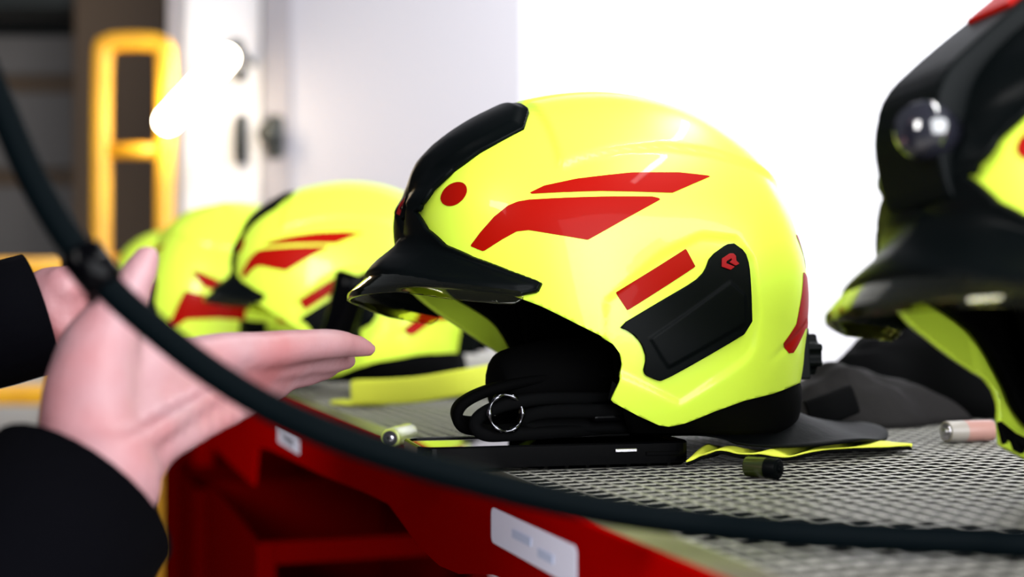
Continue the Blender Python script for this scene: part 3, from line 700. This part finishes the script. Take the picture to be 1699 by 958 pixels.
# batteries
def battery(c, axis, r, L, label, wrap, end, cap='steel'):
    axis = Vector(axis).normalized(); e = empty('battery', (c[0], c[1], .0007+0)); tag(e, label, 'battery')
    q = Vector((1, 0, 0)).rotation_difference(axis); e.rotation_mode = 'QUATERNION'; e.rotation_quaternion = q
    z = r
    def T(prof, nm, m):
        V, Fs = tube([(x, 0, z) for x, _ in prof], [rr for _, rr in prof], 28); return mesh_obj(nm, V, Fs, M[m], e)
    h = L/2
    T([(-h, r*.86), (-h+.0004, r*.97), (-h+.001, r), (h*.25, r), (h*.25, r)], 'wrapper', wrap)
    T([(h*.25, r), (h-.0012, r), (h-.0004, r*.96), (h, r*.85)], 'end_sleeve', end)
    T([(h-.0001, r*.78), (h+.0004, r*.76), (h+.0005, r*.36), (h+.0016, r*.34), (h+.0018, r*.28)], 'terminal', cap)
    T([(-h+.0001, r*.82), (-h-.0004, r*.8), (-h-.0005, r*.5)], 'base_contact', cap)
    for o in e.children:
        m = o.modifiers.new('edges', 'EDGE_SPLIT'); m.split_angle = math.radians(40)
    return e
c = at(663, 728, .955); battery((c.x, c.y), (-.22, -1, 0), .0072, .044, 'lime green battery with bright steel end at the shelf edge left of the phone', 'limewrap', 'limewrap')
c = at(1265, 783, .772); battery((c.x, c.y), (.75, -.66, 0), .0060, .021, 'short black battery with an olive band in front of the central helmet', 'olive', 'black', 'black')
c = at(1606, 725, .985); battery((c.x, c.y), (-1, -.35, 0), .0078, .04, 'grey and pink battery partly behind the close right helmet', 'pink', 'greywrap')

# yellow strap on the mesh under the tilted helmet
P = [at(588, 652, 1.34), at(600, 651, 1.33), at(650, 650, 1.30), at(700, 646, 1.28), at(760, 636, 1.27), at(830, 624, 1.28)]
P = [Vector((p.x, p.y, max(p.z, .014))) for p in P]
V, Fs = tube(smooth_path(P, 6), 0, 12, flat=(.004, .0125)); o = mesh_obj('reflective_strap', V, Fs, M['lining']); tag(o, 'wide fluorescent yellow strap lying on the mesh behind the brim of the central helmet', 'strap')
V, Fs = tube([at(560, 674, 1.36), at(600, 676, 1.345), at(640, 675, 1.35)], 0, 12, flat=(.012, .0025)); 
for v in V: v.z += -at(600, 676, 1.345).z+.0042
o = mesh_obj('reflective_tag', V, Fs, M['lining']); tag(o, 'small pale yellow tag lying flat on the shelf near the fingertips', 'tag')

# crumpled dark cloths behind, between the two right helmets
def lump(name, c, rx, ry, h, rot, m, label, cat, seed, peak=(0, 0), sharp=1.0):
    V = []; nr, na = 26, 72
    for i in range(nr+1):
        r = i/nr
        for k in range(na):
            a = 2*math.pi*k/na; wob = 1+.10*math.sin(3*a+seed)+.06*math.sin(5*a+2*seed)
            x, y = r*math.cos(a)*wob, r*math.sin(a)*wob
            d = math.hypot(x-peak[0]*(1-r), y-peak[1]*(1-r))
            z = h*(1-min(1, r)**2)**sharp*(1+.22*noise.noise(Vector((x*1.8+seed, y*1.8, seed))))+.012*h/.06*noise.noise(Vector((x*4+seed, y*4, 3)))*(1-r)
            xx = x*rx+peak[0]*rx*(1-r*r); yy = y*ry+peak[1]*ry*(1-r*r)
            V.append((xx, yy, max(z, 0)+.0005))
    Fs = [[i*na+k, (i+1)*na+k, (i+1)*na+(k+1) % na, i*na+(k+1) % na] for i in range(nr) for k in range(na)]
    Fs.append([nr*na+k for k in range(na)][::-1])
    o = mesh_obj(name, V, Fs, m); o.location = c; o.rotation_euler = (0, 0, rot); bm = bmesh.new(); bm.from_mesh(o.data); bmesh.ops.remove_doubles(bm, verts=bm.verts, dist=1e-6); bm.to_mesh(o.data); bm.free()
    tag(o, label, cat); return o
c = at(1425, 712, 1.16); lump('neck_guard', (c.x, c.y, .001), .090, .065, .046, .2, M['grey_cloth'], 'crumpled dark grey neck guard lying flat behind the central helmet', 'neck guard', 1.3, (-.1, 0), .8)
c = at(1580, 712, 1.21); lump('protective_hood', (c.x+.02, c.y+.06, .001), .115, .08, .082, -.25, M['fabric'], 'black crumpled hood heaped higher behind the close right helmet', 'hood', 4.1, (-.25, 0), .55)
P = [at(1340, 690, 1.03), at(1375, 678, 1.03), at(1412, 663, 1.04)]
V, Fs = tube(smooth_path(P, 6), 0, 12, flat=(.006, .012)); o = mesh_obj('strap_end', V, Fs, M['fabric']); tag(o, 'short thick black strap end resting on the dark grey neck guard', 'strap')

# DBG
# ------------------------------------------------------------------ black cable sweeping across the foreground
cp = [(-160,-160,.50),(-70,20,.5),(-5,165,.5),(50,290,.5),(110,392,.5),(185,482,.5),(270,556,.5),(350,617,.5),(440,672,.5),(540,718,.5),(650,757,.505),(760,789,.51),(880,820,.515),(1000,845,.52),(1150,867,.525),(1300,882,.52),(1450,891,.52),(1600,897,.52),(1760,900,.52),(2100,866,.56),(2700,824,.62),(3300,770,.75)]
P = smooth_path([at(*p) for p in cp], 8)
ce = empty('black_cable', at(185, 482, .5)); tag(ce, 'thick black cable curving across the foreground from upper left to lower right', 'cable')
V, Fs = tube([p-ce.location for p in P], .0056, 18); mesh_obj('cable_jacket', V, Fs, M['cable'], ce)
a, b = at(128, 415, .5), at(178, 476, .5); V, Fs = tube([a-ce.location, a.lerp(b, .1)-ce.location, a.lerp(b, .9)-ce.location, b-ce.location], [.006, .0082, .0082, .006], 18); mesh_obj('cable_clip', V, Fs, M['gloss'], ce)
V, Fs = tube([at(165, 470, .503)-ce.location, at(158, 488, .503)-ce.location, at(148, 503, .503)-ce.location], [.0025, .0022, .0018], 10); mesh_obj('clip_tail', V, Fs, M['gloss'], ce)

# ------------------------------------------------------------------ person: arms and hands reach in from the left
def limb(P, V, Fs, seg=20, n=6):             # tapered rounded tube through (point, radius) pairs
    pts = smooth_path([p for p, r in P], n); rr = []
    for i in range(len(P)-1):
        for k in range(n): t = k/n; t = t*t*(3-2*t); rr.append(P[i][1]*(1-t)+P[i+1][1]*t)
    rr.append(P[-1][1])
    d0 = (pts[0]-pts[1]).normalized(); d1 = (pts[-1]-pts[-2]).normalized()
    a = [(pts[0]+d0*rr[0]*c, rr[0]*s_) for c, s_ in ((.98, .2), (.85, .53), (.6, .8), (.3, .954))]
    b = [(pts[-1]+d1*rr[-1]*c, rr[-1]*s_) for c, s_ in ((.3, .954), (.6, .8), (.85, .53), (.98, .2))]
    allp = a+list(zip(pts, rr))+b
    v, f = tube([p for p, r in allp], [r for p, r in allp], seg); o = len(V)
    V += list(v); Fs += [tuple(q+o for q in ff) for ff in f]
def fused(name, chains, m, parent=None, voxel=.003, it=6):
    V, Fs = [], []
    for ch in chains: limb(ch, V, Fs)
    o = mesh_obj(name, V, Fs, m)
    r = o.modifiers.new('fuse', 'REMESH'); r.mode = 'VOXEL'; r.voxel_size = voxel; r.use_smooth_shade = True
    sm = o.modifiers.new('soften', 'SMOOTH'); sm.factor = .5; sm.iterations = it
    if parent: o.parent = parent
    return o
V3 = lambda x, y, z: Vector((x, y, z))
shR, shL = V3(-.50, .33, .43), V3(-.53, .64, .43)
elb, fore, wr = V3(-.335, .40, -.15), V3(-.245, .50, -.075), at(160, 800, .597)
near_hand = [
 [(elb, .044), (fore, .036), (wr, .029)],
 [(wr, .027), (at(140, 730, .602), .020), (at(218, 640, .640), .0190), (at(345, 592, .69), .0115), (at(440, 581, .725), .0104), (at(540, 571, .765), .0090), (at(588, 574, .79), .0070), (at(612, 580, .80), .0048)],
 [(wr, .026), (at(165, 745, .605), .020), (at(250, 660, .648), .0175), (at(350, 625, .70), .0115), (at(450, 607, .745), .0095), (at(530, 599, .785), .0080), (at(578, 599, .81), .0055)],
 [(wr, .026), (at(190, 760, .608), .019), (at(268, 688, .648), .0160), (at(350, 656, .70), .0110), (at(430, 637, .745), .0090), (at(500, 623, .785), .0076), (at(546, 616, .805), .0052)],
 [(wr, .024), (at(205, 772, .610), .018), (at(262, 712, .640), .0155), (at(330, 692, .675), .0105), (at(388, 674, .715), .0082), (at(434, 657, .75), .0070), (at(466, 648, .77), .0050)],
 [(at(150, 760, .600), .024), (at(150, 665, .612), .0215), (at(163, 588, .622), .0190), (at(196, 515, .628), .0132), (at(228, 458, .63), .0086), (at(243, 428, .632), .0066)],
 [(at(160, 610, .622), .014), (at(215, 598, .640), .0125), (at(275, 592, .662), .0105), (at(335, 590, .688), .0095)],
 # folds of skin over the heel of the palm
 [(at(225, 772, .600), .0060), (at(290, 735, .628), .0070), (at(365, 698, .668), .0060), (at(420, 676, .708), .0045)],
 [(at(212, 742, .588), .0050), (at(272, 708, .614), .0056), (at(335, 668, .652), .0050), (at(385, 648, .690), .0040)],
]
elb2, wr2, pm2 = V3(-.52, .66, .12), at(35, 540, .76), at(92, 505, .765)
far_hand = [
 [(elb2, .040), (at(-90, 560, .74), .024), (wr2, .023), (pm2, .022)],
 [(wr2, .02), (at(95, 485, .77), .015), (at(132, 487, .775), .0105), (at(150, 512, .785), .0090), (at(146, 538, .785), .0070)],
 [(pm2, .015), (at(128, 505, .77), .0105), (at(142, 530, .778), .0090), (at(134, 552, .778), .0070)],
 [(pm2, .015), (at(118, 524, .765), .0100), (at(128, 550, .77), .0088), (at(116, 566, .77), .0068)],
 [(wr2, .018), (at(100, 538, .755), .0100), (at(110, 562, .76), .0080), (at(98, 574, .76), .0062)],
 [(pm2, .015), (at(104, 478, .755), .0125), (at(135, 470, .76), .0095), (at(156, 482, .765), .0070)],
]
frame = [
 [(V3(-.62, .36, .04), .10), (V3(-.60, .38, .22), .105), (V3(-.59, .38, .37), .09)],
 [(V3(-.62, .56, .04), .10), (V3(-.60, .56, .22), .105), (V3(-.59, .58, .37), .09)],
 [(V3(-.60, .46, .06), .10), (V3(-.60, .47, .36), .11), (V3(-.585, .48, .48), .065), (V3(-.575, .49, .56), .055)],
 [(V3(-.595, .48, .44), .06), (shR, .055), (V3(-.42, .36, .14), .048), (elb, .044)],
 [(V3(-.595, .48, .44), .06), (shL, .055), (V3(-.54, .67, .30), .048), (elb2, .044)],
 # head: skull, jaw, nose, ears
 [(V3(-.585, .495, .685), .080), (V3(-.555, .497, .695), .082)],
 [(V3(-.560, .495, .64), .058), (V3(-.525, .497, .600), .034)],
 [(V3(-.478, .500, .672), .010), (V3(-.462, .500, .645), .013)],
 [(V3(-.500, .502, .612), .010), (V3(-.490, .500, .606), .008)],
 [(V3(-.565, .410, .670), .014), (V3(-.568, .408, .645), .010)],
 [(V3(-.565, .584, .670), .014), (V3(-.568, .586, .645), .010)],
 [(V3(-.62, .37, .02), .095), (V3(-.58, .34, -.45), .060), (V3(-.60, .33, -.70), .050), (V3(-.60, .33, -.88), .038), (V3(-.50, .34, -.91), .028)],
 [(V3(-.63, .55, .02), .095), (V3(-.60, .54, -.45), .060), (V3(-.62, .54, -.70), .050), (V3(-.62, .54, -.88), .038), (V3(-.52, .55, -.91), .028)],
]
person = fused('person', frame+near_hand+far_hand, M['skin'], voxel=.0028, it=5)
tag(person, 'person at the left in a black jacket, open hand pointing with thumb up', 'person')
coat_ = [
 [(V3(-.62, .35, -.02), .115), (V3(-.60, .37, .22), .118), (V3(-.59, .38, .37), .105)],
 [(V3(-.62, .57, -.02), .115), (V3(-.60, .57, .22), .118), (V3(-.59, .58, .37), .105)],
 [(V3(-.60, .46, .0), .12), (V3(-.60, .47, .36), .125), (V3(-.588, .48, .46), .080)],
 [(V3(-.595, .48, .42), .08), (shR, .072), (V3(-.42, .36, .14), .062), (elb, .058), (fore, .051), (wr.lerp(fore, .55), .0475)],
 [(V3(-.595, .48, .42), .08), (shL, .072), (V3(-.54, .67, .30), .062), (elb2, .056), (at(-110, 565, .74), .042), (at(-60, 556, .745), .036)],
]
jacket = fused('jacket', coat_, M['sleeve'], person, voxel=.004, it=4)
for nm, p, q, r in (('cuff', wr.lerp(fore, .70), wr.lerp(fore, .07), .0465), ('cuff', at(-75, 560, .742), at(66, 520, .762), .035)):
    V, Fs = tube([p, p.lerp(q, .5), q, q.lerp(p, .04), q.lerp(p, .3)], [r*.97, r, r, r*.93, r*.80], 32, caps=False)
    o = mesh_obj(nm, V, Fs, M['sleeve'], jacket)
fused('trousers', [[(V3(-.62, .37, .0), .108), (V3(-.58, .34, -.45), .078), (V3(-.60, .33, -.80), .068)], [(V3(-.63, .55, .0), .108), (V3(-.60, .54, -.45), .078), (V3(-.62, .54, -.80), .068)], [(V3(-.62, .40, .02), .11), (V3(-.63, .54, .02), .11)]], M['sleeve'], person, voxel=.008, it=4)
for y in (.34, .55):
    bm = bmesh.new(); box(bm, (-.54 if y < .5 else -.56, y, -.91), (.28, .105, .08)); o = bm_obj('shoe', bm, M['gloss'], person); bevel(o, .03, 4)
bm = bmesh.new(); bmesh.ops.create_icosphere(bm, subdivisions=4, radius=1)
for v in bm.verts: v.co = Vector((v.co.x*.098-.580, v.co.y*.090+.496, max(v.co.z, -.45+.9*max(0, v.co.x))*.098+.700))
bm_obj('hair', bm, M['hair'], person, smooth=True)
for y in (.470, .527):
    bm = bmesh.new(); bmesh.ops.create_icosphere(bm, subdivisions=3, radius=.0115, matrix=Matrix.Translation((-.4865, y, .682))); bm_obj('eye', bm, M['paper'], person, smooth=True)
